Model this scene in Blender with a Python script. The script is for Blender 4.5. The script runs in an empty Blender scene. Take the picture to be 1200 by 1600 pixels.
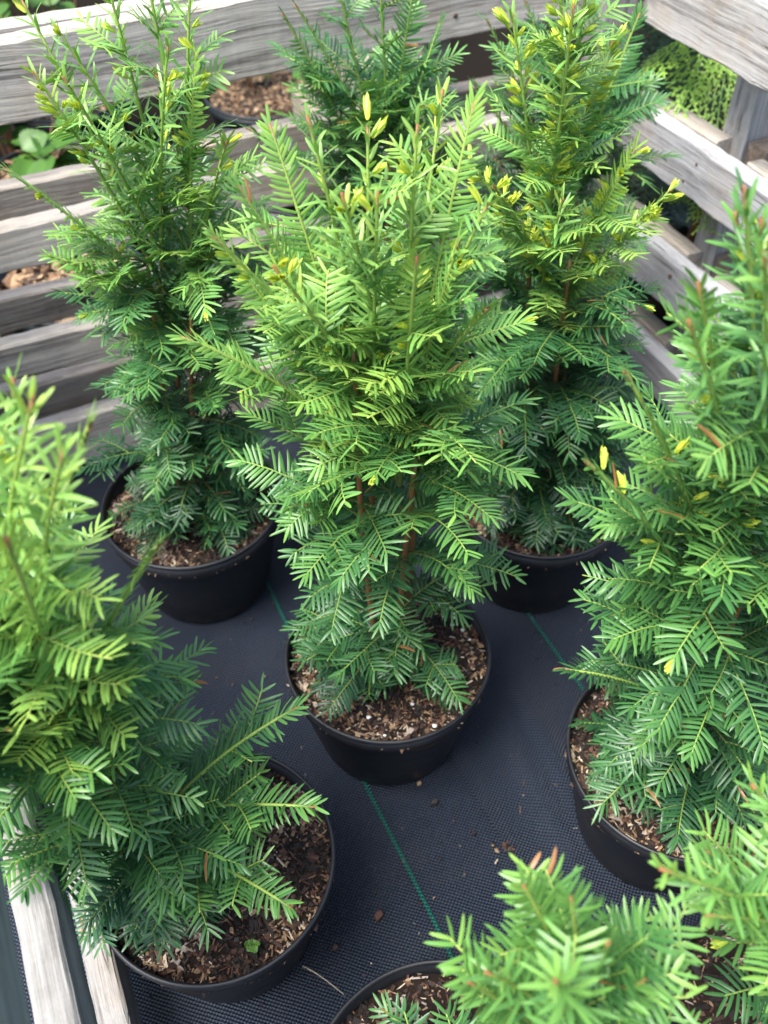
import bpy, math, random
import numpy as np
from mathutils import Vector, Matrix

S = bpy.context.scene
C = S.collection
R = math.radians
PHI = R(24)                                   # the timber bay is turned 24 degrees to the view
UX = np.array([math.cos(PHI), math.sin(PHI), 0.0])
VX = np.array([-math.sin(PHI), math.cos(PHI), 0.0])
def W(u, v, z=0.0): return UX*u + VX*v + np.array([0, 0, z])

# ------------------------------------------------------------------ camera
cam = bpy.data.cameras.new('camera'); co = bpy.data.objects.new('camera', cam); C.objects.link(co)
S.camera = co
cam.sensor_fit = 'VERTICAL'; cam.sensor_height = 36; cam.sensor_width = 27
cam.lens = 1485/1600*36
cam.clip_start = 0.02; cam.clip_end = 300
co.location = (0, 0, 1.34)
co.rotation_euler = (Matrix.Rotation(R(90-46.75), 3, 'X') @ Matrix.Rotation(R(-.9), 3, 'Z')).to_euler()
cam.dof.use_dof = True; cam.dof.focus_distance = 1.02; cam.dof.aperture_fstop = 5.0

# ------------------------------------------------------------------ sky, sun, exposure
SUN_EL, SUN_AZ = R(64), R(-128)                # azimuth measured from +Y towards +X
w = bpy.data.worlds.new('World'); S.world = w; w.use_nodes = True
nt = w.node_tree; nt.nodes.clear()
sky = nt.nodes.new('ShaderNodeTexSky'); sky.sky_type = 'NISHITA'; sky.sun_disc = False
sky.sun_elevation = SUN_EL; sky.sun_rotation = SUN_AZ
sky.air_density = 0.9; sky.dust_density = 3.0; sky.ozone_density = 1.0
bg = nt.nodes.new('ShaderNodeBackground'); bg.inputs[1].default_value = 0.15
wo = nt.nodes.new('ShaderNodeOutputWorld')
nt.links.new(sky.outputs[0], bg.inputs[0]); nt.links.new(bg.outputs[0], wo.inputs[0])
sl = bpy.data.lights.new('sun', 'SUN'); so = bpy.data.objects.new('sun', sl); C.objects.link(so)
sl.energy = 2.7; sl.angle = R(26); sl.color = (1, .975, .93)
sd = Vector((math.sin(SUN_AZ)*math.cos(SUN_EL), math.cos(SUN_AZ)*math.cos(SUN_EL), math.sin(SUN_EL)))
so.rotation_euler = sd.to_track_quat('Z', 'Y').to_euler(); so.location = (0, 0, 6)
S.view_settings.view_transform = 'Standard'; S.view_settings.look = 'None'
S.view_settings.exposure = 1.55; S.view_settings.gamma = 1.0
S.render.engine = 'CYCLES'
S.cycles.max_bounces = 6; S.cycles.diffuse_bounces = 3; S.cycles.glossy_bounces = 2; S.cycles.transmission_bounces = 3

# ------------------------------------------------------------------ material helpers
class NT:
    def __init__(s, name):
        s.m = bpy.data.materials.new(name); s.m.use_nodes = True
        s.t = s.m.node_tree; s.t.nodes.clear()
        s.out = s.t.nodes.new('ShaderNodeOutputMaterial')
    def n(s, kind, **kw):
        nd = s.t.nodes.new('ShaderNode'+kind)
        for k, v in kw.items():
            if k.startswith('i_'):
                key = k[2:]; key = int(key) if key.isdigit() else key.replace('_', ' ')
                if isinstance(v, bpy.types.NodeSocket): s.t.links.new(v, nd.inputs[key])
                else: nd.inputs[key].default_value = v
            else: setattr(nd, k, v)
        return nd
    def math(s, op, a, b=None, c=None):
        nd = s.t.nodes.new('ShaderNodeMath'); nd.operation = op
        for i, x in enumerate((a, b, c)):
            if x is None: continue
            if isinstance(x, bpy.types.NodeSocket): s.t.links.new(x, nd.inputs[i])
            else: nd.inputs[i].default_value = x
        return nd.outputs[0]
    def ramp(s, fac, stops, interp='LINEAR'):
        nd = s.t.nodes.new('ShaderNodeValToRGB'); cr = nd.color_ramp; cr.interpolation = interp
        while len(cr.elements) < len(stops): cr.elements.new(0.5)
        for e, (p, c) in zip(cr.elements, stops):
            e.position = p; e.color = (c[0], c[1], c[2], 1)
        s.t.links.new(fac, nd.inputs[0]); return nd.outputs[0]
    def mix(s, fac, a, b, mode='MIX'):
        nd = s.t.nodes.new('ShaderNodeMix'); nd.data_type = 'RGBA'; nd.blend_type = mode
        for i, x in ((0, fac), (6, a), (7, b)):
            if isinstance(x, bpy.types.NodeSocket): s.t.links.new(x, nd.inputs[i])
            elif i == 0: nd.inputs[0].default_value = x
            else: nd.inputs[i].default_value = (x[0], x[1], x[2], 1)
        return nd.outputs[2]
    def bump(s, h, strength, dist):
        return s.n('Bump', i_Strength=strength, i_Distance=dist, i_Height=h).outputs[0]
    def surf(s, x):
        s.t.links.new(x, s.out.inputs[0]); return s.m
    def pbr(s, col, rough, normal=None, spec=0.5, **kw):
        p = s.n('BsdfPrincipled')
        for k, v in (('Base Color', col), ('Roughness', rough), ('Normal', normal), ('Specular IOR Level', spec)):
            if v is None: continue
            if isinstance(v, bpy.types.NodeSocket): s.t.links.new(v, p.inputs[k])
            elif k == 'Base Color': p.inputs[k].default_value = (*v, 1)
            else: p.inputs[k].default_value = v
        return p

def mat_needle(name, stops, rough=.36, trans=.22, spec=.5):
    t = NT(name)
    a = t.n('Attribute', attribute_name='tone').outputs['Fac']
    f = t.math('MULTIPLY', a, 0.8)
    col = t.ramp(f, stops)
    nz = t.n('TexNoise', i_Scale=260.0, i_Detail=2.0).outputs[0]
    col = t.mix(t.math('MULTIPLY', nz, .35), col, t.mix(1.0, col, (.62, .7, .6), 'MULTIPLY'))
    p = t.pbr(col, rough, spec=spec)
    tr = t.n('BsdfTranslucent')
    t.t.links.new(t.mix(1.0, col, (1.25, 1.15, .5), 'MULTIPLY'), tr.inputs[0])
    mx = t.n('MixShader', i_Fac=trans)
    t.t.links.new(p.outputs[0], mx.inputs[1]); t.t.links.new(tr.outputs[0], mx.inputs[2])
    return t.surf(mx.outputs[0])

M = {}
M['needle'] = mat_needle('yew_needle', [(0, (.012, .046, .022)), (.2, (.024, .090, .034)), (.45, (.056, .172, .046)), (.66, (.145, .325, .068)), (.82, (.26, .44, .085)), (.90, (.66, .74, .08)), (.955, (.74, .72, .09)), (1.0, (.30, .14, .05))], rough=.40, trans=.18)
M['leaf'] = mat_needle('broad_leaf', [(0, (.03, .09, .02)), (.5, (.10, .24, .03)), (1, (.30, .45, .06))], .45, .3)
M['thuja_shaded'] = mat_needle('thuja_shaded_scale', [(0, (.006, .018, .010)), (1, (.018, .050, .020))], .5, .1)  # inner sprays, shade behind the wall put into their near-black green
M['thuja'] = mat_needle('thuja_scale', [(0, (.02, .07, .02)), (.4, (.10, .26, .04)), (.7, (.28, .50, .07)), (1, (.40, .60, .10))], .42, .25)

def mat_twig():
    t = NT('yew_twig')
    a = t.n('Attribute', attribute_name='tone').outputs['Fac']
    nz = t.n('TexNoise', i_Scale=120.0, i_Detail=4.0).outputs[0]
    col = t.ramp(a, [(0, (.045, .028, .018)), (.25, (.16, .075, .03)), (.42, (.30, .13, .045)), (.6, (.15, .21, .04)), (.8, (.22, .36, .06)), (1, (.42, .52, .12))])
    col = t.mix(t.math('MULTIPLY', nz, .6), col, t.mix(1.0, col, (.45, .42, .4), 'MULTIPLY'))
    return t.surf(t.pbr(col, .55, t.bump(nz, .5, .001)).outputs[0])
M['twig'] = mat_twig()

def mat_wood(name, knot=None, length=1.0):
    t = NT(name)
    tc = t.n('TexCoord').outputs['Object']
    oi = t.n('ObjectInfo')
    off = t.n('CombineXYZ', i_X=t.math('MULTIPLY', oi.outputs['Random'], 37.0), i_Y=t.math('MULTIPLY', oi.outputs['Random'], 11.0), i_Z=t.math('MULTIPLY', oi.outputs['Random'], 5.0)).outputs[0]
    p = t.n('VectorMath', operation='ADD', i_0=tc, i_1=off).outputs[0]
    warp = t.n('TexNoise', i_Vector=p, i_Scale=3.0, i_Detail=2.0)
    wv = t.n('VectorMath', operation='MULTIPLY', i_0=warp.outputs['Color'], i_1=(.0, .02, .035)).outputs[0]
    p2 = t.n('VectorMath', operation='ADD', i_0=p, i_1=wv).outputs[0]
    g1 = t.n('Mapping', i_Vector=p2, i_Scale=(5.0, 210, 210)).outputs[0]
    fine = t.n('TexNoise', i_Vector=g1, i_Scale=1.0, i_Detail=5.0, i_Roughness=.65).outputs[0]
    g2 = t.n('Mapping', i_Vector=p2, i_Scale=(1.2, 30, 38)).outputs[0]
    broad = t.n('TexNoise', i_Vector=g2, i_Scale=1.0, i_Detail=4.0, i_Roughness=.6).outputs[0]
    blot = t.n('TexNoise', i_Vector=p, i_Scale=9.0, i_Detail=5.0, i_Roughness=.7).outputs[0]
    saw = t.n('TexNoise', i_Vector=t.n('Mapping', i_Vector=p, i_Scale=(210, 12, 16)).outputs[0], i_Scale=1.0, i_Detail=2.0).outputs[0]
    grain = t.math('ADD', t.math('MULTIPLY', fine, .55), t.math('ADD', t.math('MULTIPLY', broad, .42), t.math('MULTIPLY', saw, .05)))
    col = t.ramp(grain, [(.26, (.05, .046, .043)), (.40, (.19, .183, .172)), (.50, (.345, .335, .315)), (.64, (.47, .46, .435)), (.8, (.54, .53, .50))])
    # brown patches where the silver surface has worn off, plus dark stains
    col = t.mix(t.math('MULTIPLY', t.ramp(blot, [(.50, (0, 0, 0)), (.66, (1, 1, 1))]), .38), col, t.mix(1.0, col, (.98, .80, .60), 'MULTIPLY'))
    bl2 = t.n('TexNoise', i_Vector=t.n('Mapping', i_Vector=p, i_Scale=(4, 10, 14)).outputs[0], i_Scale=1.6, i_Detail=6.0, i_Roughness=.75).outputs[0]
    col = t.mix(t.math('MULTIPLY', t.ramp(bl2, [(.52, (0, 0, 0)), (.68, (1, 1, 1))]), .5), col, t.mix(1.0, col, (.42, .40, .40), 'MULTIPLY'))
    crack = t.n('TexNoise', i_Vector=t.n('Mapping', i_Vector=p2, i_Scale=(1.1, 60, 95)).outputs[0], i_Scale=1.0, i_Detail=1.0).outputs[0]
    ck = t.ramp(crack, [(.488, (0, 0, 0)), (.5, (1, 1, 1)), (.512, (0, 0, 0))])
    ckm = t.math('MULTIPLY', ck, t.ramp(t.n('TexNoise', i_Vector=p, i_Scale=5.0).outputs[0], [(.5, (0, 0, 0)), (.6, (1, 1, 1))]))
    col = t.mix(t.math('MULTIPLY', ckm, .75), col, (.03, .026, .022))
    if knot:
        d = t.n('VectorMath', operation='SUBTRACT', i_0=tc, i_1=(knot[0], 0, knot[1])).outputs[0]
        d = t.n('VectorMath', operation='MULTIPLY', i_0=d, i_1=(1, 0, 1)).outputs[0]
        r = t.n('VectorMath', operation='LENGTH', i_0=d).outputs['Value']
        r = t.math('ADD', r, t.math('MULTIPLY', t.math('SUBTRACT', broad, .5), .012))
        k = t.ramp(t.math('MULTIPLY', r, 25.0), [(.0, (1, 1, 1)), (.42, (.85, .85, .85)), (.52, (0, 0, 0))])
        col = t.mix(k, col, (.035, .026, .02))
    col = t.mix(1.0, col, oi.outputs['Color'], 'MULTIPLY')
    h = t.math('SUBTRACT', grain, t.math('MULTIPLY', ckm, .6))
    return t.surf(t.pbr(col, .82, t.bump(h, .75, .004), spec=.25).outputs[0])
M['wood'] = mat_wood('weathered_wood')
M['wood_knot'] = mat_wood('weathered_wood_knot', knot=(-.39, .012))

def mat_plastic():
    t = NT('black_pot_plastic')
    tc = t.n('TexCoord').outputs['Object']
    nz = t.n('TexNoise', i_Vector=tc, i_Scale=14.0, i_Detail=6.0, i_Roughness=.7).outputs[0]
    fine = t.n('TexNoise', i_Vector=tc, i_Scale=180.0, i_Detail=2.0).outputs[0]
    sep = t.n('SeparateXYZ', i_0=tc)
    low = t.ramp(t.math('ADD', t.math('MULTIPLY', sep.outputs[2], 10.0), t.math('MULTIPLY', nz, .6)), [(.30, (1, 1, 1)), (.72, (0, 0, 0))])   # dried soil splash round the foot
    dust = t.math('MULTIPLY', low, t.ramp(fine, [(.42, (0, 0, 0)), (.62, (1, 1, 1))]))
    col = t.mix(t.math('MULTIPLY', dust, .7), (.0085, .0095, .012), (.085, .072, .058))
    col = t.mix(t.math('MULTIPLY', t.ramp(nz, [(.5, (0, 0, 0)), (.75, (1, 1, 1))]), .22), col, (.05, .05, .05))
    rg = t.ramp(nz, [(.3, (.36, .36, .36)), (.7, (.58, .58, .58))])
    return t.surf(t.pbr(col, rg, t.bump(fine, .06, .001)).outputs[0])
M['plastic'] = mat_plastic()

def mat_fabric(name, green=False):
    t = NT(name)
    tc = t.n('TexCoord').outputs['Object']
    wob = t.n('TexNoise', i_Vector=tc, i_Scale=9.0, i_Detail=2.0)
    tcw = t.n('VectorMath', operation='ADD', i_0=tc, i_1=t.n('VectorMath', operation='MULTIPLY', i_0=wob.outputs['Color'], i_1=(.006, .006, 0)).outputs[0]).outputs[0]
    sep = t.n('SeparateXYZ', i_0=tcw)
    per = .0066
    k = 2*math.pi/per
    a = t.math('SINE', t.math('MULTIPLY', sep.outputs[0], k))
    b = t.math('SINE', t.math('MULTIPLY', sep.outputs[1], k*1.15))
    h = t.math('MULTIPLY', a, b)
    holes = t.ramp(t.math('ADD', t.math('MULTIPLY', h, .5), .5), [(.22, (0, 0, 0)), (.62, (1, 1, 1))])
    nz = t.n('TexNoise', i_Vector=tc, i_Scale=6.0, i_Detail=7.0, i_Roughness=.7).outputs[0]
    if green:
        col = t.mix(holes, (.004, .03, .026), (.012, .20, .15))
    else:
        col = t.mix(holes, (.0015, .002, .003), (.046, .064, .102))
    dust = t.n('TexNoise', i_Vector=tc, i_Scale=420.0, i_Detail=2.0).outputs[0]
    dm = t.math('MULTIPLY', t.ramp(dust, [(.66, (0, 0, 0)), (.74, (1, 1, 1))]), t.ramp(nz, [(.42, (0, 0, 0)), (.66, (1, 1, 1))]))
    col = t.mix(t.math('MULTIPLY', dm, .5), col, (.16, .13, .10))
    col = t.mix(t.math('MULTIPLY', t.ramp(nz, [(.45, (0, 0, 0)), (.8, (1, 1, 1))]), .20), col, (.07, .068, .065))
    return t.surf(t.pbr(col, t.ramp(nz, [(.3, (.42, .42, .42)), (.7, (.6, .6, .6))]), t.bump(h, 1.0, .0032), spec=.5).outputs[0])
M['fabric'] = mat_fabric('woven_fabric')
M['green_line'] = mat_fabric('green_marker_tape', True)

def mat_chips(name, stops):
    t = NT(name)
    a = t.n('Attribute', attribute_name='tone').outputs['Fac']
    nz = t.n('TexNoise', i_Scale=300.0, i_Detail=3.0).outputs[0]
    col = t.ramp(a, stops, 'CONSTANT')
    col = t.mix(t.math('MULTIPLY', nz, .7), col, t.mix(1.0, col, (.5, .45, .42), 'MULTIPLY'))
    return t.surf(t.pbr(col, .75, t.bump(nz, .4, .001), spec=.35).outputs[0])
M['chips'] = mat_chips('bark_chips', [(0, (.016, .012, .010)), (.30, (.045, .027, .020)), (.48, (.11, .052, .034)), (.60, (.19, .115, .068)), (.74, (.36, .245, .14)), (.88, (.60, .50, .36)), (.97, (.38, .33, .28))])
M['golden_chips'] = mat_chips('wood_chips', [(0, (.07, .04, .025)), (.25, (.22, .13, .07)), (.5, (.38, .25, .14)), (.75, (.50, .37, .22)), (.92, (.15, .11, .08))])
def mat_soil():
    t = NT('peat_soil')
    nz = t.n('TexNoise', i_Scale=150.0, i_Detail=6.0, i_Roughness=.7).outputs[0]
    col = t.ramp(nz, [(.3, (.008, .006, .005)), (.55, (.028, .018, .013)), (.8, (.06, .04, .028))])
    return t.surf(t.pbr(col, .9, t.bump(nz, .8, .004), spec=.2).outputs[0])
M['soil'] = mat_soil()
def mat_plain(name, col, rough=.7, spec=.4):
    t = NT(name)
    nz = t.n('TexNoise', i_Scale=200.0, i_Detail=3.0).outputs[0]
    c = t.mix(t.math('MULTIPLY', nz, .5), col, tuple(x*.6 for x in col))
    return t.surf(t.pbr(c, rough, t.bump(nz, .3, .001), spec=spec).outputs[0])
M['perlite'] = mat_plain('perlite', (.80, .79, .76))
M['chip_brown'] = mat_plain('bark_brown', (.075, .035, .024))
M['chip_dark'] = mat_plain('bark_dark', (.022, .017, .014))
M['chip_tan'] = mat_plain('wood_tan', (.30, .20, .12))
M['straw'] = mat_plain('straw', (.45, .40, .30))
M['yard'] = mat_plain('yard_soil', (.014, .012, .010), 1.0, .0)
M['green_pot'] = mat_plain('dark_pot', (.008, .013, .014), .45, .5)

# ------------------------------------------------------------------ mesh helpers
def mesh_np(name, V, faces, tone=None, smooth=True):
    """faces: list of int arrays (n,3) or (n,4)"""
    me = bpy.data.meshes.new(name)
    V = np.asarray(V, np.float32)
    fs = [np.asarray(f, np.int32) for f in faces if len(f)]
    idx = np.concatenate([f.ravel() for f in fs])
    tot = np.concatenate([np.full(len(f), f.shape[1], np.int32) for f in fs])
    st = np.zeros(len(tot), np.int32); st[1:] = np.cumsum(tot)[:-1]
    me.vertices.add(len(V)); me.vertices.foreach_set('co', V.ravel())
    me.loops.add(len(idx)); me.loops.foreach_set('vertex_index', idx)
    me.polygons.add(len(tot)); me.polygons.foreach_set('loop_start', st)
    me.polygons.foreach_set('use_smooth', np.full(len(tot), smooth))
    if tone is not None:
        at = me.attributes.new('tone', 'FLOAT', 'POINT'); at.data.foreach_set('value', np.asarray(tone, np.float32))
    me.update(calc_edges=True)
    return me
def link(name, me, mat, parent=None, loc=(0, 0, 0), rz=0.0):
    o = bpy.data.objects.new(name, me); C.objects.link(o)
    if mat is not None and me is not None and not me.materials: me.materials.append(mat)
    if parent is not None: o.parent = parent
    o.location = loc; o.rotation_euler[2] = rz
    return o
def tag(o, label, cat, group=None):
    o['label'] = label; o['category'] = cat
    if group: o['group'] = group
    return o
def thing(name, label, cat, loc=(0, 0, 0), rz=0.0, group=None):
    return tag(link(name, None, None, None, loc, rz), label, cat, group)
def struct(name, me, mat, **kw):
    o = link(name, me, mat, **kw); o['kind'] = 'structure'; return o
def unit(a): return a/np.maximum(np.linalg.norm(a, axis=-1, keepdims=True), 1e-9)

def tube(P, rad, sides=5, cap=True):
    P = np.asarray(P, float); n = len(P)
    T = unit(np.gradient(P, axis=0))
    a = np.array([1., 0, 0]) if abs(T[0][0]) < .8 else np.array([0, 1., 0])
    V = []
    for i in range(n):
        s = unit(np.cross(T[i], a)); b = np.cross(T[i], s); a = np.cross(s, T[i]) if False else a
        ang = np.arange(sides)*2*math.pi/sides
        V.append(P[i]+rad[i]*(np.cos(ang)[:, None]*s+np.sin(ang)[:, None]*b))
    V = np.concatenate(V)
    i = np.arange(n-1)[:, None]*sides; j = np.arange(sides)[None]; j2 = (j+1) % sides
    Q = np.stack([i+j, i+j2, i+sides+j2, i+sides+j], -1).reshape(-1, 4)
    tri = np.zeros((0, 3), int)
    if cap:
        e = (n-1)*sides
        tri = np.array([[e, e+k, e+k+1] for k in range(1, sides-1)])
    return V, Q, tri

class Acc:
    """collects geometry of one part"""
    def __init__(s): s.V = []; s.Q = []; s.T = []; s.tone = []; s.n = 0
    def add(s, V, Q=None, T=None, tone=0.0):
        s.V.append(V)
        if Q is not None and len(Q): s.Q.append(np.asarray(Q)+s.n)
        if T is not None and len(T): s.T.append(np.asarray(T)+s.n)
        s.tone.append(np.full(len(V), tone) if np.isscalar(tone) else np.asarray(tone)); s.n += len(V)
    def mesh(s, name, smooth=True):
        f = []
        if s.Q: f.append(np.concatenate(s.Q))
        if s.T: f.append(np.concatenate(s.T))
        return mesh_np(name, np.concatenate(s.V), f, np.concatenate(s.tone), smooth)

def lathe(profile, seg=64):
    pr = np.array(profile, float); n = len(pr)
    ang = np.arange(seg)*2*math.pi/seg
    V = np.stack([pr[:, 0][:, None]*np.cos(ang), pr[:, 0][:, None]*np.sin(ang), np.repeat(pr[:, 1][:, None], seg, 1)], -1).reshape(-1, 3)
    i = np.arange(n-1)[:, None]*seg; j = np.arange(seg)[None]; j2 = (j+1) % seg
    return V, np.stack([i+j, i+j2, i+seg+j2, i+seg+j], -1).reshape(-1, 4)

# ------------------------------------------------------------------ ground
def fabric_height(u, v):
    z = .0025*np.sin(u*9+1.3*np.sin(v*5))*np.sin(v*6+.7)
    for (u0, v0, u1, v1, wd, hh) in ((.56, .80, .50, .30, .022, .020), (.50, .72, .46, .28, .018, .013), (.62, .62, .53, .22, .02, .016),
                                     (.30, .36, .42, .20, .02, .005), (.16, .75, .20, .95, .02, .006), (.44, .40, .60, .20, .014, .006)):
        du, dv = u1-u0, v1-v0; L2 = du*du+dv*dv
        t = np.clip(((u-u0)*du+(v-v0)*dv)/L2, 0, 1)
        d = np.hypot(u-u0-t*du, v-v0-t*dv)
        z = z + hh*np.exp(-(d/wd)**2)*np.sin(np.pi*np.clip(t*.9+.05, 0, 1))
    return z
def sheet(u0, u1, v0, v1, step, z0, wavy=None):
    nu, nv = int((u1-u0)/step)+1, int((v1-v0)/step)+1
    uu, vv = np.meshgrid(np.linspace(u0, u1, nu), np.linspace(v0, v1, nv))
    if wavy is not None: uu = uu.copy(); uu[:, 0] += wavy*np.sin(vv[:, 0]*7)
    zz = z0+fabric_height(uu, vv)
    if wavy is not None: zz[:, 0] += .009; zz[:, 1] += .006; zz[:, 2] += .002
    V = np.stack([uu, vv, zz], -1).reshape(-1, 3)
    i = np.arange(nv-1)[:, None]*nu; j = np.arange(nu-1)[None]
    return V, np.stack([i+j, i+j+1, i+nu+j+1, i+nu+j], -1).reshape(-1, 4)
g = 60.0
struct('yard_ground', mesh_np('yard_ground', [(-g, -g, -.02), (g, -g, -.02), (g, g, -.02), (-g, g, -.02)], [np.array([[0, 1, 2, 3]])]), M['yard'])
V_, Q_ = sheet(-1.4, 1.34, -.9, 1.66, .014, -.006)
struct('ground_fabric', mesh_np('ground_fabric', V_, [Q_]), M['fabric'], rz=PHI)
V_, Q_ = sheet(.392, .70, -.3, .86, .010, -.002, wavy=.004)          # a second length of the cloth lapped over the first
struct('ground_fabric_overlap', mesh_np('ground_fabric_overlap', V_, [Q_]), M['fabric'], rz=PHI)
for u0 in (.25, .64):
    vv = np.linspace(-.6, 1.64, 480); uu = u0+.003*np.sin(vv*5)
    z = fabric_height(uu, vv)+(-.0015 if u0 < .3 else .0025)
    Vs = np.concatenate([np.stack([uu-.0028, vv, z], -1), np.stack([uu+.0028, vv, z], -1)])
    k = np.arange(479)
    struct('green_marker_thread', mesh_np('green_marker_thread', Vs, [np.stack([k, k+480, k+481, k+1], -1)]), M['green_line'], rz=PHI)

# ------------------------------------------------------------------ timber walls
rng = np.random.default_rng(7)
def board_mesh(L, h, t, seed, chip=1.0):
    """weathered sawn board along local x, thickness along y, height along z, centred"""
    r = np.random.default_rng(seed)
    n = max(8, int(L/.02)); c = .0035
    prof = np.array([(-t/2+c, -h/2), (t/2-c, -h/2), (t/2, -h/2+c), (t/2, 0), (t/2, h/2-c), (t/2-c, h/2), (0, h/2), (-t/2+c, h/2), (-t/2, h/2-c), (-t/2, 0), (-t/2, -h/2+c)])
    m = len(prof); xs = np.linspace(-L/2, L/2, n)
    V = np.zeros((n, m, 3)); V[:, :, 0] = xs[:, None]; V[:, :, 1:] = prof[None]
    def wob(a, f): return a*sum(np.sin(xs*f*(k+1)*1.7+r.uniform(0, 6.28))/(k+1) for k in range(4))
    V[:, :, 1] += wob(.0012, 3)[:, None]; V[:, :, 2] += wob(.0016, 2.5)[:, None]
    top = [5, 6, 7, 8, 4]; bot = [0, 1, 2, 10]
    V[:, top, 2] += (wob(.0008, 14)+r.normal(0, .0005, n))[:, None]*chip
    V[:, bot, 2] += (wob(.0010, 11)+r.normal(0, .0006, n)+.004*np.exp(-((xs-r.uniform(-L/2, L/2))/.03)**2))[:, None]*chip
    V[:, :, 1:] += r.normal(0, .0003, (n, m, 2))
    V[0, :, 0] += r.normal(0, .0015, m); V[-1, :, 0] += r.normal(0, .0015, m)
    i = np.arange(n-1)[:, None]*m; j = np.arange(m)[None]; j2 = (j+1) % m
    Q = np.stack([i+j, i+m+j, i+m+j2, i+j2], -1).reshape(-1, 4)
    e = (n-1)*m
    T = np.concatenate([[[0, k, k+1] for k in range(1, m-1)], [[e, e+k+1, e+k] for k in range(1, m-1)]])
    me = mesh_np('board', V.reshape(-1, 3), [Q, T], smooth=False)
    return me
BT = .036
seedc = [100]
def board(parent, name, uc, vc, zc, L, h, t, axis, tint=(1, 1, 1), mat='wood', tilt=0.0):
    """axis 'u' or 'v': the way the board runs; uc, vc, zc its centre in the bay's own axes (parent sits at the origin turned by PHI)"""
    seedc[0] += 1
    o = link(name, board_mesh(L, h, t, seedc[0]), M[mat], parent, (uc, vc, zc), 0 if axis == 'u' else math.pi/2)
    o.rotation_euler[1] = tilt
    o.color = (*tint, 1); return o
def post(parent, uc, vc, z0, z1, a, b, tint=(1, 1, 1)):
    seedc[0] += 1
    o = link('post', board_mesh(z1-z0, a, b, seedc[0]), M['wood'], parent, (uc, vc, (z0+z1)/2))
    o.rotation_euler = (0, -math.pi/2, 0); o.color = (*tint, 1); return o
VB, UR, UL = 1.5, 1.16, -.145
warm, grey, cool, brown = (1.18, 1.10, 1.0), (1.14, 1.07, .98), (.88, .92, 1.0), (.62, .52, .44)

bw = thing('slatted_wall', 'weathered grey slatted timber wall with bark-topped pots showing through its gaps', 'timber wall', rz=PHI)
rails = ((.824, .709), (.549, .474), (.338, .266), (.142, .03))
for k, (zt, zb) in enumerate(rails):
    u0, u1 = -.30, UR-.002
    board(bw, 'board', (u0+u1)/2, VB+BT/2, (zt+zb)/2, u1-u0, zt-zb, BT, 'u', warm if k == 0 else grey)
for k, (zt, zb) in enumerate(((.796, .69), (.553, .478), (.342, .27), (.146, .034))):
    u0, u1 = -.30, 1.30
    board(bw, 'board', (u0+u1)/2, VB+.135+BT/2, (zt+zb)/2, u1-u0, zt-zb, BT, 'u', (.95, .86, .76) if k else warm, 'wood_knot' if k == 2 else 'wood')
for u in (.80, -.22):
    post(bw, u, VB+.0855, 0, .80, .048, .096, (.75, .70, .64))
post(bw, UR-.055, VB-.032, 0, .79, .07, .062, (.72, .70, .70))
for zt, zb in ((.553, .478), (.342, .27)):
    board(bw, 'cross_board', .80, VB+.172+.30, (zt+zb)/2, .60, zt-zb, .045, 'v', (.72, .63, .52))

rw = thing('slatted_wall', 'silver-grey slatted timber wall with conifer sprays poking through its gaps', 'timber wall', rz=PHI)
railsR = ((.815, .70), (.560, .464), (.335, .235), (.125, .03))
for k, (zt, zb) in enumerate(railsR):
    v0, v1 = -.35, VB-.004
    board(rw, 'board', UR+BT/2, (v0+v1)/2, (zt+zb)/2, v1-v0, zt-zb, BT, 'v', (.95, .94, .93) if k == 0 else cool)
for zt, zb in ((.562, .49), (.338, .26), (.130, .05)):
    v0, v1 = 1.232, VB+.03
    board(rw, 'backing_board', UR+BT+.022, (v0+v1)/2, (zt+zb)/2, v1-v0, zt-zb, .038, 'v', (.98, .90, .80))
    v0, v1 = -.35, 1.15
    board(rw, 'backing_board', UR+BT+.022, (v0+v1)/2, (zt+zb)/2-.004, v1-v0, zt-zb, .038, 'v', (.82, .78, .72))
    board(rw, 'cross_board', UR+BT+.052+.29, 1.182, (zt+zb)/2-.002, .58, zt-zb+.01, .044, 'u', brown)
post(rw, UR+BT+.074, 1.236, 0, .80, .060, .060, (.95, .97, 1.0))
post(rw, UR+BT+.074, .35, 0, .80, .065, .060, (.9, .9, .9))

lw = thing('slatted_wall', 'pale slatted timber wall with wide gaps over dark fabric, a yew pot against it', 'timber wall', rz=PHI)
for k, (zt, zb) in enumerate(((.735, .634), (.455, .362), (.125, .015))):
    v0, v1 = -.35, VB-.004
    board(lw, 'board', UL-BT/2, (v0+v1)/2, (zt+zb)/2, v1-v0, zt-zb, BT, 'v', ((.68, .72, .66), (.68, .68, .67), (.70, .69, .68))[k])
post(lw, UL-BT-.031, -.15, 0, .74, .06, .058, grey)
post(lw, UL-BT-.031, 1.40, 0, .74, .06, .058, grey)

V_, Q_ = lathe([(.0001, .0016), (.003, .0014), (.0042, .0004), (.0042, -.002)], 10)
NAIL = mesh_np('nail', V_, [Q_]); NAIL.materials.append(mat_plain('rusty_nail', (.10, .055, .035), .6))
for wall, pts in ((bw, [(u+du, VB, (zt+zb)/2+dz, 'b') for (zt, zb) in rails for u in (.80, -.22, 1.08) for du, dz in ((-.012, .018), (.014, -.02))]),
                  (rw, [(UR, v+dv, (zt+zb)/2+dz, 'r') for (zt, zb) in railsR for v in (1.236, .35, 1.44) for dv, dz in ((-.012, .02), (.012, -.022))]),
                  (lw, [(UL, v, z, 'l') for z in (.69, .41, .07) for v in (-.15, 1.40)])):
    for (u, v, z, kind) in pts:
        o = link('nail', NAIL, None, wall, (u, v, z)); o.rotation_euler = {'b': (math.pi/2, 0, 0), 'r': (0, -math.pi/2, 0), 'l': (0, math.pi/2, 0)}[kind]

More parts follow.
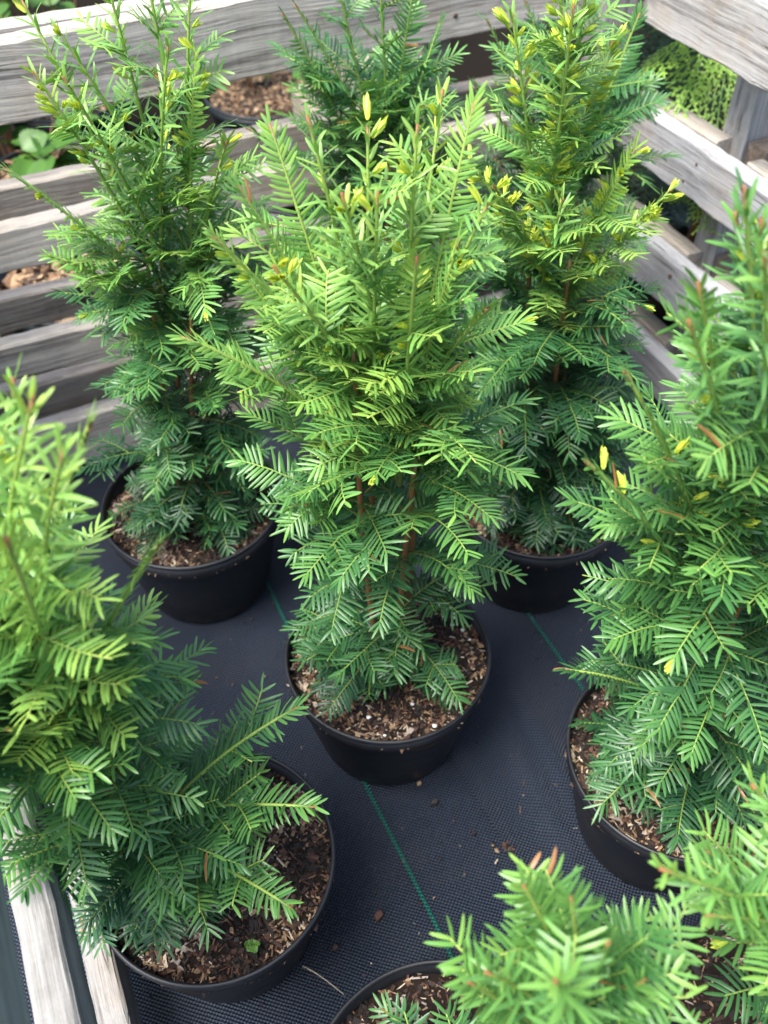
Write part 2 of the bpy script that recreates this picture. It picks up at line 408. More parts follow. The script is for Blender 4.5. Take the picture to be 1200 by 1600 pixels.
# ------------------------------------------------------------------ yews
POT_H, POT_R = .20, .15
def pot_meshes():
    V, Q = lathe([(.001, .004), (.100, .004), (.106, .0), (.110, .004), (.122, .06), (.1385, .155), (.1405, .160), (.1435, .1625), (.1455, .166), (.1485, .193), (.1470, .193), (.1440, .165), (.138, .155), (.120, .05)], 72)
    pot = mesh_np('pot', V, [Q])
    rim = [(.1472+.0030*math.cos(a), .1955+.0040*math.sin(a)) for a in np.linspace(-.6*math.pi, 1.4*math.pi, 13)]
    V, Q = lathe(rim, 96)
    return pot, mesh_np('rim', V, [Q])
POT_ME, RIM_ME = pot_meshes()

def soil_z(x, y, seed):
    r = np.hypot(x, y)
    return .176+.006*np.cos(r*18)+.004*np.sin(x*60+seed)*np.cos(y*47+seed*2)+.003*np.sin(x*21-y*33+seed)
def soil_mesh(seed):
    nr, ns = 16, 56
    V = [(0, 0, float(soil_z(0, 0, seed)))]
    for i in range(1, nr+1):
        for j in range(ns):
            a = j*2*math.pi/ns; r = .1452*i/nr
            x, y = r*math.cos(a), r*math.sin(a); V.append((x, y, float(soil_z(x, y, seed))-(.004 if i == nr else 0)))
    T = [(0, 1+j, 1+(j+1) % ns) for j in range(ns)]
    Q = [(1+(i-1)*ns+j, 1+i*ns+j, 1+i*ns+(j+1) % ns, 1+(i-1)*ns+(j+1) % ns) for i in range(1, nr) for j in range(ns)]
    return mesh_np('soil', V, [np.array(Q), np.array(T)])

BOXQ = np.array([[0, 1, 3, 2], [4, 6, 7, 5], [0, 4, 5, 1], [2, 3, 7, 6], [0, 2, 6, 4], [1, 5, 7, 3]])
def chips_mesh(name, n, zf, rmax, seed, size=1.0, zoff=0.0):
    """n irregular shards lying on a surface z = zf(x, y) inside a disc"""
    r = np.random.default_rng(seed)
    rad = rmax*np.sqrt(r.uniform(0, 1, n)); an = r.uniform(0, 2*math.pi, n)
    x, y = rad*np.cos(an), rad*np.sin(an)
    kind = r.uniform(0, 1, n)
    L = np.where(kind < .5, r.uniform(.005, .015, n), r.uniform(.004, .013, n))*size/2*r.choice([.55, 1.05, 1.7], n, p=[.42, .40, .18])
    B = np.where(kind < .55, r.uniform(.0014, .0030, n), r.uniform(.0035, .009, n))*size/2
    H = np.where(kind < .55, r.uniform(.0006, .0014, n), r.uniform(.0010, .0030, n))*size/2
    c = np.array([[sx, sy, sz] for sx in (-1, 1) for sy in (-1, 1) for sz in (-1, 1)], float)
    P = c[None]*np.stack([L, B, H], -1)[:, None]
    P *= r.uniform(.45, 1.12, (n, 8, 1))
    yaw = r.uniform(0, 2*math.pi, n); pit = r.normal(0, .32, n); rol = r.normal(0, .45, n)
    def rot(P, i, j, a):
        ca, sa = np.cos(a)[:, None], np.sin(a)[:, None]
        A, Bq = P[:, :, i].copy(), P[:, :, j].copy()
        P[:, :, i] = ca*A-sa*Bq; P[:, :, j] = sa*A+ca*Bq
    rot(P, 1, 2, rol); rot(P, 0, 2, pit); rot(P, 0, 1, yaw)
    P += np.stack([x, y, zf(x, y)+zoff+r.uniform(0, .003, n)*size], -1)[:, None]
    tone = np.where(kind < .55, r.beta(2.7, 1.5, n), r.beta(1.0, 2.4, n))
    patch = .5+.5*np.sin(x*38+seed)*np.cos(y*31-seed)                     # drier, paler patches
    tone = np.clip(tone+.03+(patch-.5)*.6+r.normal(0, .05, n), .0, .995)
    Q = (BOXQ[None]+(np.arange(n)*8)[:, None, None]).reshape(-1, 4)
    return mesh_np(name, P.reshape(-1, 3), [Q], np.repeat(tone, 8), smooth=False)
def shard_mesh(seed, l, b, h):
    r = np.random.default_rng(seed)
    n = 7; an = np.sort(r.uniform(0, 2*math.pi, n)); rr = r.uniform(.65, 1.0, n)
    ring = np.stack([np.cos(an)*rr*l/2, np.sin(an)*rr*b/2], -1)
    V = [(*p, -h/2) for p in ring]+[(p[0]*.85, p[1]*.85, h/2*r.uniform(.5, 1.2)) for p in ring]
    T = [[0, i+1, i] for i in range(1, n-1)]+[[n, n+i, n+i+1] for i in range(1, n-1)]
    Q = [[i, (i+1) % n, n+(i+1) % n, n+i] for i in range(n)]
    return mesh_np('bark_chip', V, [np.array(Q), np.array(T)], smooth=False)
SHARDS = [shard_mesh(i, *(d[:3])) for i, d in enumerate(((.014, .008, .004), (.011, .009, .004), (.016, .006, .003), (.012, .007, .005), (.018, .010, .004), (.015, .004, .002)))]
for i, m_ in enumerate(SHARDS): m_.materials.append(M[('chip_dark', 'chip_brown', 'chip_tan', 'chip_dark', 'chip_brown', 'straw')[i]])
def bead_mesh():
    import bmesh
    bm = bmesh.new(); bmesh.ops.create_icosphere(bm, subdivisions=1, radius=1)
    r = random.Random(4)
    for v in bm.verts: v.co *= r.uniform(.8, 1.15)
    me = bpy.data.meshes.new('perlite_bead'); bm.to_mesh(me); bm.free()
    me.polygons.foreach_set('use_smooth', np.full(len(me.polygons), True)); me.materials.append(M['perlite']); return me
BEAD = bead_mesh()

# one needle: rows along t, three points across
NT_T = np.array([0, .12, .55, .86])
NT_W = np.array([.30, .92, 1.0, .70])
def needle_block(p, d, nrm, ln, wd, bend, tone):
    """vectorised needles. p,d,nrm,bend: (n,3); ln,wd,tone: (n,)"""
    n = len(p)
    d = unit(d); s = unit(np.cross(d, nrm)); nn = np.cross(s, d)
    V = np.zeros((n, 13, 3))
    for k, (t, wf) in enumerate(zip(NT_T, NT_W)):
        c = p+d*(ln*t)[:, None]+bend*(ln*t*t)[:, None]
        V[:, k*3] = c-s*(wd*wf/2)[:, None]
        V[:, k*3+1] = c+nn*(wd*wf*.16)[:, None]
        V[:, k*3+2] = c+s*(wd*wf/2)[:, None]
    V[:, 12] = p+d*ln[:, None]+bend*ln[:, None]
    Q = []
    for k in range(3):
        a = k*3
        Q += [[a, a+1, a+4, a+3], [a+1, a+2, a+5, a+4]]
    T = [[9, 10, 12], [10, 11, 12]]
    off = (np.arange(n)*13)[:, None, None]
    tn = np.repeat(tone, 13).reshape(n, 13); tn[:, 12] += .06; tn[:, 9:12] += .01; tn[:, :3] += .08
    tn[:, [1, 4, 7]] += .05
    return V.reshape(-1, 3), (np.array(Q)[None]+off).reshape(-1, 4), (np.array(T)[None]+off).reshape(-1, 3), tn.ravel()

def along(P, s):
    seg = np.linalg.norm(np.diff(P, axis=0), axis=1); cum = np.concatenate([[0], np.cumsum(seg)])
    q = s*cum[-1]
    pos = np.stack([np.interp(q, cum, P[:, k]) for k in range(3)], -1)
    Tg = unit(np.gradient(P, axis=0))
    tg = unit(np.stack([np.interp(q, cum, Tg[:, k]) for k in range(3)], -1))
    return pos, tg, cum[-1]

def flat_needles(acc, P, roll, s0, ln0, t0, t1, r, step=.0027):
    """two-ranked needles of a spray, spread in a plane that faces up"""
    L = np.linalg.norm(np.diff(P, axis=0), axis=1).sum()
    n = max(6, int(L*(1-s0)/step))
    s = s0+(1-s0)*(np.arange(n)+.5)/n
    pos, T, _ = along(P, s)
    up = np.array([0, 0, 1.])
    ref = up-T*(T@up)[:, None]
    ref += .25*np.array([0, -1, 0])*(np.linalg.norm(ref, axis=1) < .45)[:, None]
    N = unit(ref-T*np.sum(ref*T, 1)[:, None]); Sd = np.cross(T, N)
    ca, sa = math.cos(roll), math.sin(roll)
    N, Sd = N*ca+Sd*sa, Sd*ca-N*sa
    sgn = np.where(np.arange(n) % 2 == 0, 1.0, -1.0)
    al = R(24)+r.normal(0, .075, n)+R(44)*np.clip((s-.82)/.18, 0, 1)**1.5
    lift = r.normal(.10, .09, n)
    d = Sd*(sgn*np.cos(al))[:, None]+T*np.sin(al)[:, None]+N*lift[:, None]
    ln = ln0*r.uniform(.82, 1.12, n)*(.62+.38*np.clip((1-s)/.22, 0, 1))*(.7+.3*np.clip((s-s0)/.12, 0, 1))
    wd = r.uniform(.0031, .0040, n)
    nr = N+Sd*(sgn*r.normal(.08, .16, n))[:, None]+T*r.normal(0, .15, n)[:, None]
    bend = T*r.uniform(.02, .20, n)[:, None]+N*r.normal(-.13, .10, n)[:, None]
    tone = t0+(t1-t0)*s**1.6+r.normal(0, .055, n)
    odd = r.uniform(0, 1, n)
    keep = odd > .06
    tone = np.clip(tone, .02, 1.0)
    tone = np.where(odd > .997, 1.25, tone)                              # the odd browned needle
    d = d+(odd > .955)[:, None]*r.normal(0, .35, (n, 3)); nr = nr+(odd > .955)[:, None]*r.normal(0, .6, (n, 3))
    acc.add(*[x for x in needle_block((pos+N*.0006)[keep], d[keep], nr[keep], ln[keep], wd[keep], bend[keep], tone[keep])])

def radial_needles(acc, P, s0, ln0, t0, t1, r, step=.0044):
    """needles all round an upright leader"""
    L = np.linalg.norm(np.diff(P, axis=0), axis=1).sum()
    n = max(6, int(L*(1-s0)/step)); s = s0+(1-s0)*(np.arange(n)+.5)/n
    pos, T, _ = along(P, s)
    a = np.array([1., 0, 0]); A = unit(np.cross(T, a)); B = np.cross(T, A)
    ph = np.arange(n)*2.39996+r.normal(0, .2, n)
    rad = A*np.cos(ph)[:, None]+B*np.sin(ph)[:, None]
    be = R(52)+r.normal(0, .14, n)-R(34)*np.clip((s-.86)/.14, 0, 1)
    d = rad*np.sin(be)[:, None]+T*np.cos(be)[:, None]
    ln = ln0*r.uniform(.8, 1.15, n)*(.6+.4*np.clip((1-s)/.18, 0, 1))
    nr = T-rad*.2+np.cross(T, rad)*r.normal(0, .3, n)[:, None]
    bend = rad*r.uniform(.0, .22, n)[:, None]+np.array([0, 0, 1])*r.normal(-.06, .12, n)[:, None]
    tone = t0+(t1-t0)*s**1.3+r.normal(0, .06, n)
    acc.add(*needle_block(pos+rad*.0012, d, nr, ln, r.uniform(.0034, .0042, n), bend, np.clip(tone, .02, 1.02)))

def bud(acc, p, ax, r, size=1.0):
    """a yellow flush of young needles"""
    n = r.integers(6, 10); ax = unit(ax)
    A = unit(np.cross(ax, np.array([.3, .2, .9]))); B = np.cross(ax, A)
    ph = np.arange(n)*2.4+r.uniform(0, 6)
    rad = A*np.cos(ph)[:, None]+B*np.sin(ph)[:, None]
    d = ax+rad*r.uniform(.15, .5, n)[:, None]
    acc.add(*needle_block(np.repeat(p[None], n, 0), d, rad*.3+ax, r.uniform(.013, .022, n)*size, r.uniform(.0034, .0046, n), -rad*.15, r.uniform(1.03, 1.12, n)))

def arc_path(p0, az, e0, e1, L, n, r, wob=.10):
    P = [np.array(p0, float)]
    for k in range(n):
        f = (k+.5)/n
        e = e0+(e1-e0)*f; a = az+wob*math.sin(f*3+az*5)+r.normal(0, .03)
        P.append(P[-1]+np.array([math.cos(a)*math.cos(e), math.sin(a)*math.cos(e), math.sin(e)])*L/n)
    return np.array(P)
def bez(p0, p1, p2, n):
    t = np.linspace(0, 1, n)[:, None]
    return (1-t)**2*np.array(p0)+2*t*(1-t)*np.array(p1)+t*t*np.array(p2)

PROF_H = [0, .12, .35, .6, .8, 1.0]
def emit_branch(parent, twig, needles):
    b = link('branch', twig.mesh('branch'), M['twig'], parent)
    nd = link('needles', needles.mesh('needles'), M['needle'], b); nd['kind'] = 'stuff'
    return b

def yew(label, x, y, seed, nb, ztop, lean, prof, leaders, tone=0.0, buds=0, chips=3800, shards=40, soilseed=None, yaw=0.0, side=None, zlow=.19, gap=None, off=(0, 0), hmax=.84, ltone=0.0, skip=None):
    r = np.random.default_rng(seed)
    t = thing('potted_yew', label, 'potted shrub', (x, y, 0), 0, 'yews in black nursery pots')
    pt = link('pot', POT_ME, M['plastic'], t); link('rim', RIM_ME, M['plastic'], pt)
    pt.rotation_euler[2] = r.uniform(0, 6)
    so_ = link('soil', soil_mesh(seed), M['soil'], t)
    zf = lambda a, b: soil_z(a, b, seed)
    ch = link('bark_chips', chips_mesh('bark_chips', chips, zf, .1435, seed), M['chips'], so_); ch['kind'] = 'stuff'
    for k in range(shards):
        a, q = r.uniform(0, 6.28), .135*math.sqrt(r.uniform(0.1, 1))
        cx, cy = q*math.cos(a), q*math.sin(a)
        c = link('bark_chip', SHARDS[int(r.integers(0, 6))], None, so_, (cx, cy, float(zf(cx, cy))+.004))
        c.rotation_euler = (r.normal(0, .25), r.normal(0, .25), r.uniform(0, 6.28))
    z0 = .172; HH = ztop-z0
    lean = np.array([lean[0], lean[1], 0.])
    def axis(h): return np.array([off[0], off[1], z0+h*HH])+lean*h
    # stems
    ns = 4; offs = []
    for k in range(ns):
        a = k*1.6+r.uniform(0, .8); q = r.uniform(.008, .026); o = np.array([math.cos(a)*q, math.sin(a)*q, 0]); offs.append(o)
        top = r.uniform(.55, .8)
        P = np.array([axis(h)+o*(1+1.5*h)+np.array([math.sin(h*7+k), math.cos(h*6+k*2), 0])*.004 for h in np.linspace(-.02, top, 12)])
        V, Q, T = tube(P, np.linspace(.0050, .0026, 12), 7)
        f = np.repeat(np.linspace(.22, .50, 12), 7)
        link('stem', mesh_np('stem', V, [Q, T], f), M['twig'], t)
    # sprays, in a golden-angle spiral from the soil up
    for i in range(nb):
        h = zlow-.17+ (1-(zlow-.17))*((i+.5)/nb)**1.12*hmax
        az = i*2.39996+r.normal(0, .25)+yaw
        if gap and gap[0] < h < gap[1] and math.sin(az) < -.35: continue
        if skip and skip(h, az): continue
        if gap and h < .34 and math.cos(az-.55) > .45: continue
        o = offs[int(r.integers(0, ns))]*(1+h)
        Rr = float(np.interp(h, PROF_H, prof))*r.uniform(.72, 1.16)
        p0 = axis(max(h-.10*r.uniform(.4, 1.4), .03))+o
        e0 = R(np.interp(h, [0, .15, .5, .8, 1], [8, 22, 40, 55, 68]))+r.normal(0, .16)
        e1 = e0-R(np.interp(h, [0, .3, .7, 1], [26, 52, 46, 24]))+r.normal(0, .2)
        L = max(.05, (Rr-.012)/max(.45, math.cos((e0+e1)/2)))
        L = min(L, .21)
        P = arc_path(p0, az, e0, e1, L, 9, r)
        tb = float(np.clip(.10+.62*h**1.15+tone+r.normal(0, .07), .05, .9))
        nd, tw = Acc(), Acc()
        roll = r.normal(0, .30)
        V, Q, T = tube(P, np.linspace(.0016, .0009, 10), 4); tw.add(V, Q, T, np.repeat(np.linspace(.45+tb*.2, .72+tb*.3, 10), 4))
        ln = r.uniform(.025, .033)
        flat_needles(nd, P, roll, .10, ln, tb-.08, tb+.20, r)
        if L > .06:
            for q in range(int(r.integers(1, 3)) if L > .09 else int(r.integers(0, 2))):
                s = r.uniform(.25, .72)
                pos, tg, _ = along(P, np.array([s]))
                a2 = math.atan2(tg[0][1], tg[0][0])+(1 if (q+i) % 2 else -1)*R(r.uniform(34, 58))
                e2 = math.asin(max(-1, min(1, tg[0][2])))
                P2 = arc_path(pos[0], a2, e2+r.normal(.08, .12), e2-R(14)+r.normal(0, .12), L*r.uniform(.32, .55)*(1.25-s), 6, r)
                V, Q, T = tube(P2, np.linspace(.0011, .0008, 7), 4); tw.add(V, Q, T, np.repeat(np.linspace(.62, .75+tb*.25, 7), 4))
                flat_needles(nd, P2, roll+r.normal(0, .2), .06, ln*.92, tb, tb+.22, r)
        if h > .6 and r.uniform() < buds*.25: bud(nd, P[-1], P[-1]-P[-3], r, .8)
        emit_branch(t, tw, nd)
    # leaders: given by the point their tip reaches
    for (lx, ly, lz, hb, kind) in leaders:
        tip = np.array([lx-x, ly-y, lz]); p0 = axis(hb)+offs[int(r.integers(0, ns))]
        mid = p0*.45+tip*.55+np.array([0, 0, (.10 if kind == 'arch' else -.02)*np.linalg.norm(tip-p0)])-(tip-p0)*np.array([.18, .18, 0])
        P = bez(p0, mid, tip, 12)
        Lh = np.linalg.norm(np.diff(P, axis=0), axis=1).sum()
        nd, tw = Acc(), Acc(); tb = float(np.clip((.60 if hb > .2 else .28)+tone+ltone+r.normal(0, .05), .1, .9))
        V, Q, T = tube(P, np.linspace(.0028, .0015, 12), 6)
        tn = np.repeat(np.linspace(.58, .92, 12), 6); tn[-6:] = .38
        tw.add(V, Q, T, tn)
        if kind == 'rad': radial_needles(nd, P, .10, r.uniform(.027, .033), tb-.15, tb+.16, r)
        else: flat_needles(nd, P, r.normal(0, .2), .10, r.uniform(.026, .031), tb-.12, tb+.16, r)
        ax0 = math.atan2(tip[1]-p0[1], tip[0]-p0[0])
        for q in range(int(Lh/(.056 if kind == 'rad' else .044))):                       # short side sprays of the leader
            s = r.uniform(.12, .78); pos, tg, _ = along(P, np.array([s]))
            a2 = r.uniform(0, 6.28) if kind == 'rad' else ax0+(1 if q % 2 else -1)*R(r.uniform(30, 60))
            P2 = arc_path(pos[0], a2, R(r.uniform(35, 62)) if kind == 'rad' else R(r.uniform(0, 35)), R(r.uniform(5, 45)), r.uniform(.045, .09)*(1.15-s*.6), 6, r)
            V, Q, T = tube(P2, np.linspace(.0013, .0009, 7), 4); tw.add(V, Q, T, np.repeat(np.linspace(.7, .95, 7), 4))
            flat_needles(nd, P2, r.normal(0, .3), .05, r.uniform(.022, .028), tb-.05, tb+.18, r)
        for q in range(0 if kind == 'arch' else int(r.poisson(buds*Lh*22))):
            s = r.uniform(.3, 1.0); pos, tg, _ = along(P, np.array([s]))
            a2 = r.uniform(0, 6.28)
            dv = tg[0]*.8+np.array([math.cos(a2), math.sin(a2), .1])
            bud(nd, pos[0]+unit(dv)*.006, dv, r, r.uniform(.8, 1.25))
        emit_branch(t, tw, nd)
    return t, so_, zf

PR = lambda k=1.0: [k*a for a in (.078, .105, .145, .160, .140, .10)]
yC, soilC, zfC = yew('bushy potted yew with white perlite beads in its bark-strewn soil', .002, .797, 11, 135, .94, (0, 0), [.090, .112, .145, .146, .136, .11],
    [(-.10, .86, .95, .5, 'flat'), (.10, .80, .90, .48, 'rad'), (-.09, .70, .90, .48, 'rad'), (.06, .88, .97, .55, 'rad'), (-.16, .82, .86, .45, 'flat'), (.03, .68, .92, .5, 'flat'), (-.06, .80, .983, .55, 'rad'), (-.121, .76, .941, .5, 'flat'), (-.009, .82, .965, .6, 'rad'), (.034, .80, .974, .6, 'rad'), (.086, .84, .977, .5, 'flat'), (-.148, .75, .902, .48, 'flat'),
     (-.19, .74, .80, .40, 'arch'), (.103, .76, .814, .42, 'arch'), (-.001, .72, .955, .5, 'rad'), (-.03, .71, .96, .5, 'rad'), (.07, .74, .90, .48, 'flat')], tone=.08, ltone=.14, buds=.4, chips=4400, shards=60, gap=(.30, .41))
yew('tall airy potted yew with spreading upright leaders before the slats, wood-chip pot behind', -.322, 1.108, 22, 135, .96, (.085, .01), [.098, .128, .142, .142, .145, .12],
    [(-.40, 1.16, .96, .55, 'rad'), (-.33, 1.02, .93, .55, 'rad'), (-.22, 1.05, .95, .6, 'rad'), (-.381, 1.08, .913, .55, 'rad'), (-.357, 1.12, .946, .6, 'rad'), (-.29, 1.12, 1.0, .65, 'rad'), (-.25, 1.14, 1.04, .7, 'rad'), (-.197, 1.12, 1.0, .65, 'rad'), (-.172, 1.05, .844, .5, 'flat'),
     (-.435, 1.05, .816, .45, 'flat'), (-.20, 1.1, .923, .6, 'flat'), (-.402, 1.02, .718, .4, 'arch'), (-.168, 1.1, .792, .45, 'arch')], tone=.02, buds=.6, hmax=.68, ltone=.18)
yew('tall potted yew with long leaders covered in bright yellow new buds', .262, 1.118, 33, 185, .93, (-.065, 0), [.105, .138, .152, .142, .10, .06],
    [(.178, 1.06, 1.07, .50, 'rad'), (.222, 1.07, 1.07, .50, 'rad'), (.20, 1.03, .99, .5, 'rad'), (.15, 1.12, .951, .6, 'rad'), (.349, 1.05, .775, .42, 'flat'), (.305, 1.08, .814, .5, 'flat'), (.107, 1.05, .809, .5, 'flat'),
     (.131, 1.02, .80, .5, 'flat'), (.216, 1.03, .777, .5, 'rad'), (.27, 1.13, .919, .6, 'flat')], tone=-.08, buds=3.0, hmax=.60, ltone=.30)
yew('potted yew with a tiny green seedling at its pot rim, leaning on the pale slats', -.216, .494, 44, 140, .93, (-.095, -.03), [.085, .112, .135, .135, .115, .08],
    [(-.245, .50, .944, .55, 'rad'), (-.19, .47, .93, .55, 'flat'), (-.24, .46, .991, .6, 'rad'), (-.191, .42, .954, .5, 'rad'), (-.165, .46, .82, .45, 'flat'), (-.214, .36, .941, .45, 'flat'),
     (-.203, .43, .985, .6, 'rad'), (-.075, .45, .42, .16, 'arch'), (-.10, .37, .36, .10, 'arch'), (-.09, .52, .50, .19, 'arch'), (-.29, .38, .70, .35, 'arch')], tone=.06, ltone=.16, buds=.12, chips=4400, shards=60, off=(-.045, -.005))
yew('potted yew whose low flat sprays hang over its rim beside the lapped fabric', .388, .627, 55, 132, .95, (-.06, -.02), [.115, .14, .155, .165, .15, .11],
    [(.239, .58, 1.03, .55, 'rad'), (.214, .55, .977, .5, 'flat'), (.184, .57, .886, .45, 'flat'), (.159, .54, .821, .4, 'flat'), (.23, .50, 1.03, .55, 'rad'), (.266, .60, .995, .6, 'rad'),
     (.195, .50, .982, .5, 'rad'), (.255, .62, .989, .6, 'rad'), (.20, .60, .44, .18, 'arch')], tone=.03, buds=.3, chips=3800)
yew('pale lime-green potted yew with a narrow pointed top, next to the straw wisp', .055, .222, 66, 60, .71, (.09, .0), PR(.60),
    [(.087, .25, .715, .6, 'flat'), (.112, .23, .745, .6, 'flat'), (.06, .20, .70, .6, 'rad'), (.13, .20, .75, .55, 'flat'), (.05, .20, .68, .5, 'flat'), (.165, .20, .68, .45, 'flat'), (.09, .17, .78, .6, 'rad'), (-.05, .25, .28, .10, 'arch'), (-.01, .30, .27, .12, 'arch')], tone=.07, buds=.05, chips=1400, shards=8, off=(.035, 0), skip=lambda h, a: h > .22 and math.cos(a) < -.25)
yew('small pale potted yew beside the pot with overhanging low sprays', .462, .300, 77, 34, .74, (-.09, .0), PR(.95),
    [(.267, .33, .691, .4, 'rad'), (.174, .25, .735, .42, 'rad'), (.265, .30, .717, .45, 'rad'), (.214, .24, .68, .4, 'flat'), (.236, .30, .645, .35, 'flat')], tone=.09, buds=.05, chips=1400, shards=8)
yew('dark potted yew standing in front of the top board of the slatted wall', .00, 1.425, 88, 115, .90, (0, 0), PR(.98),
    [(.003, 1.43, .93, .6, 'rad'), (-.058, 1.42, .91, .6, 'rad'), (.056, 1.44, .89, .6, 'flat'), (-.13, 1.40, .859, .5, 'flat'), (.092, 1.42, .84, .5, 'flat'), (-.195, 1.38, .707, .4, 'arch'), (-.112, 1.40, .871, .55, 'flat')], tone=-.06, chips=700, shards=0)
yew('dark feathery potted yew in the corner where the two grey walls meet', .33, 1.475, 99, 105, .85, (-.04, 0), PR(.98),
    [(.164, 1.5, .811, .5, 'flat'), (.27, 1.5, .87, .6, 'rad'), (.386, 1.48, .824, .5, 'flat'), (.318, 1.52, .88, .6, 'rad'), (.145, 1.45, .738, .45, 'flat'), (.393, 1.5, .752, .5, 'flat'), (.218, 1.5, .837, .6, 'flat')], tone=-.12, chips=700, shards=0)

# perlite beads of the middle pot
rp = random.Random(3)
for k in range(16):
    a = rp.gauss(.72, .28) if k < 11 else rp.uniform(3.6, 6); q = .128 if k < 11 else rp.uniform(.08, .125)
    q += rp.uniform(-.022, .010); px, py = q*math.cos(a), q*math.sin(a)
    o = link('perlite_bead', BEAD, None, soilC, (px, py, float(zfC(px, py))+.005)); s = rp.uniform(.0022, .0036); o.scale = (s*1.2, s, s*.8)

# ------------------------------------------------------------------ broad-leaved plants and pots beyond the wall
def leaf_mesh(L, Wd, seed, teeth=9):
    """toothed, pleated oval leaf along +x"""
    r = np.random.default_rng(seed); n = 2*teeth
    s = np.linspace(0, 1, n+1); wprof = np.sin(np.pi*np.clip(s, 0, 1)**.8)**.75
    V, tn = [], []
    for k, t in enumerate(s):
        tooth = 1.0+(.10 if k % 2 else -.06)
        hw = Wd/2*wprof[k]*tooth
        zc = -.25*L*t*t
        pl = .004*(1 if k % 2 else -1)
        for q in (-1, -.5, 0, .5, 1):
            V.append((L*t+abs(q)*.10*L*(1-t), hw*q, zc+.18*abs(hw*q)+(pl if abs(q) == .5 else 0))); tn.append(.55 if q == 0 else (.42 if abs(q) == .5 else .5))
    i = np.arange(n)[:, None]*5; j = np.arange(4)[None]
    Q = np.stack([i+j, i+j+1, i+5+j+1, i+5+j], -1).reshape(-1, 4)
    return mesh_np('leaf', V, [Q], np.array(tn)+r.uniform(-.1, .1))
LEAVES = [leaf_mesh(.085, .065, 1), leaf_mesh(.07, .058, 2), leaf_mesh(.10, .060, 3, 11)]
for m_ in LEAVES: m_.materials.append(M['leaf'])
def broad_plant(label, base, nstem, nleaf, h, spread, seed, scale=1.0):
    r = random.Random(seed)
    t = thing('leafy_sapling', label, 'sapling', base, 0, 'leafy saplings beyond the wall')
    for k in range(nstem):
        a = r.uniform(0, 6.28); q = r.uniform(0, spread)
        P = bez((0, 0, 0), (q*.2*math.cos(a), q*.2*math.sin(a), h*.6), (q*math.cos(a), q*math.sin(a), h*r.uniform(.7, 1)), 8)
        V, Q, T = tube(P, np.linspace(.004, .0015, 8), 5)
        link('stem', mesh_np('stem', V, [Q, T], np.full(len(V), .3)), M['twig'], t)
        for i in range(nleaf):
            s = .2+.8*(i+.5)/nleaf; pos, tg, _ = along(P, np.array([s]))
            o = link('leaf', LEAVES[r.randrange(3)], None, t, pos[0])
            o.rotation_euler = (r.gauss(0, .3), r.uniform(-.5, .25), i*2.4+r.uniform(-.4, .4)); sc = scale*r.uniform(.75, 1.15); o.scale = (sc, sc, sc)
    return t
def mulch_pot(label, u, v, seed, size, chips, fine=False):
    p = W(u, v)
    t = thing('mulched_pot', label, 'plant pot', p, 0, 'mulched pots beyond the wall')
    pt = link('pot', POT_ME.copy(), None, t); pt.data.materials.clear(); pt.data.materials.append(M['green_pot'])
    rm = link('rim', RIM_ME.copy(), None, pt); rm.data.materials.clear(); rm.data.materials.append(M['green_pot'])
    for o in (pt,): o.scale = (size, size, 1.0)
    s = link('soil', soil_mesh(seed), M['soil'], t); s.scale = (size, size, 1.0)
    zf = lambda a, b: soil_z(a/size, b/size, seed)
    c = link('wood_chips', chips_mesh('wood_chips', chips, zf, .142*size, seed, 1.2 if fine else 3.0, .002), M['golden_chips'], t); c['kind'] = 'stuff'
    return t
mulch_pot('dark pot filled with coarse golden wood chips behind the slatted wall', .11, 1.90, 5, 1.12, 420)
mulch_pot('dark pot topped with fine brown bark behind the wall under its top board', .83, 2.62, 6, 1.25, 1500, True)
mulch_pot('dark pot with round-leaved sapling behind the slatted wall', .17, 2.40, 7, 1.1, 500)
mulch_pot('empty dark pot tucked close behind the lowest boards', .50, 1.86, 8, 1.1, 300)
for k, (u, v) in enumerate(((-.30, 1.92), (-.22, 2.35), (.55, 2.28), (1.22, 2.02), (.30, 2.85), (-.10, 2.85))):
    mulch_pot(('dark pot of wood chips behind the wall end', 'dark pot behind the wall end, second row', 'dark pot of wood chips between the bark-topped pots', 'dark pot behind the cross boards', 'dark pot under the leafy saplings', 'dark pot at the edge of the leafy saplings')[k], u, v, 30+k, 1.2, 260)
broad_plant('low sapling with round pleated leaves in the dark pot behind the slats', W(.17, 2.40, .17), 4, 4, .14, .16, 3, 1.15)
broad_plant('sapling with small green leaves above the fine brown bark', W(.80, 2.70, .17), 2, 3, .18, .14, 5, .9)
broad_plant('sapling with a single hanging ribbed leaf beside the cross boards', W(.96, 1.90, 0), 4, 4, .56, .12, 9, 1.1)
for k, (u, v) in enumerate(((1.05, 2.35), (1.25, 2.75), (1.42, 3.1), (.95, 3.1))):
    broad_plant(('low leafy sapling behind the gap beside the cross boards', 'bushy leafy sapling farther behind the cross boards', 'leafy sapling past the far wall corner', 'leafy sapling behind the fine bark pot')[k], W(u, v, 0), 8, 8, .42, .24, 40+k, 1.0)
for k, (u, v) in enumerate(((.10, 2.72), (.34, 2.95), (-.25, 2.9), (.62, 3.3))):
    broad_plant(('dense leafy sapling over the end of the top board', 'second leafy sapling behind the top board', 'leafy sapling beyond the wall corner', 'leafy sapling far behind the bark-topped pot')[k], W(u, v, 0), 7, 9, .62, .24, 20+k, 1.0)

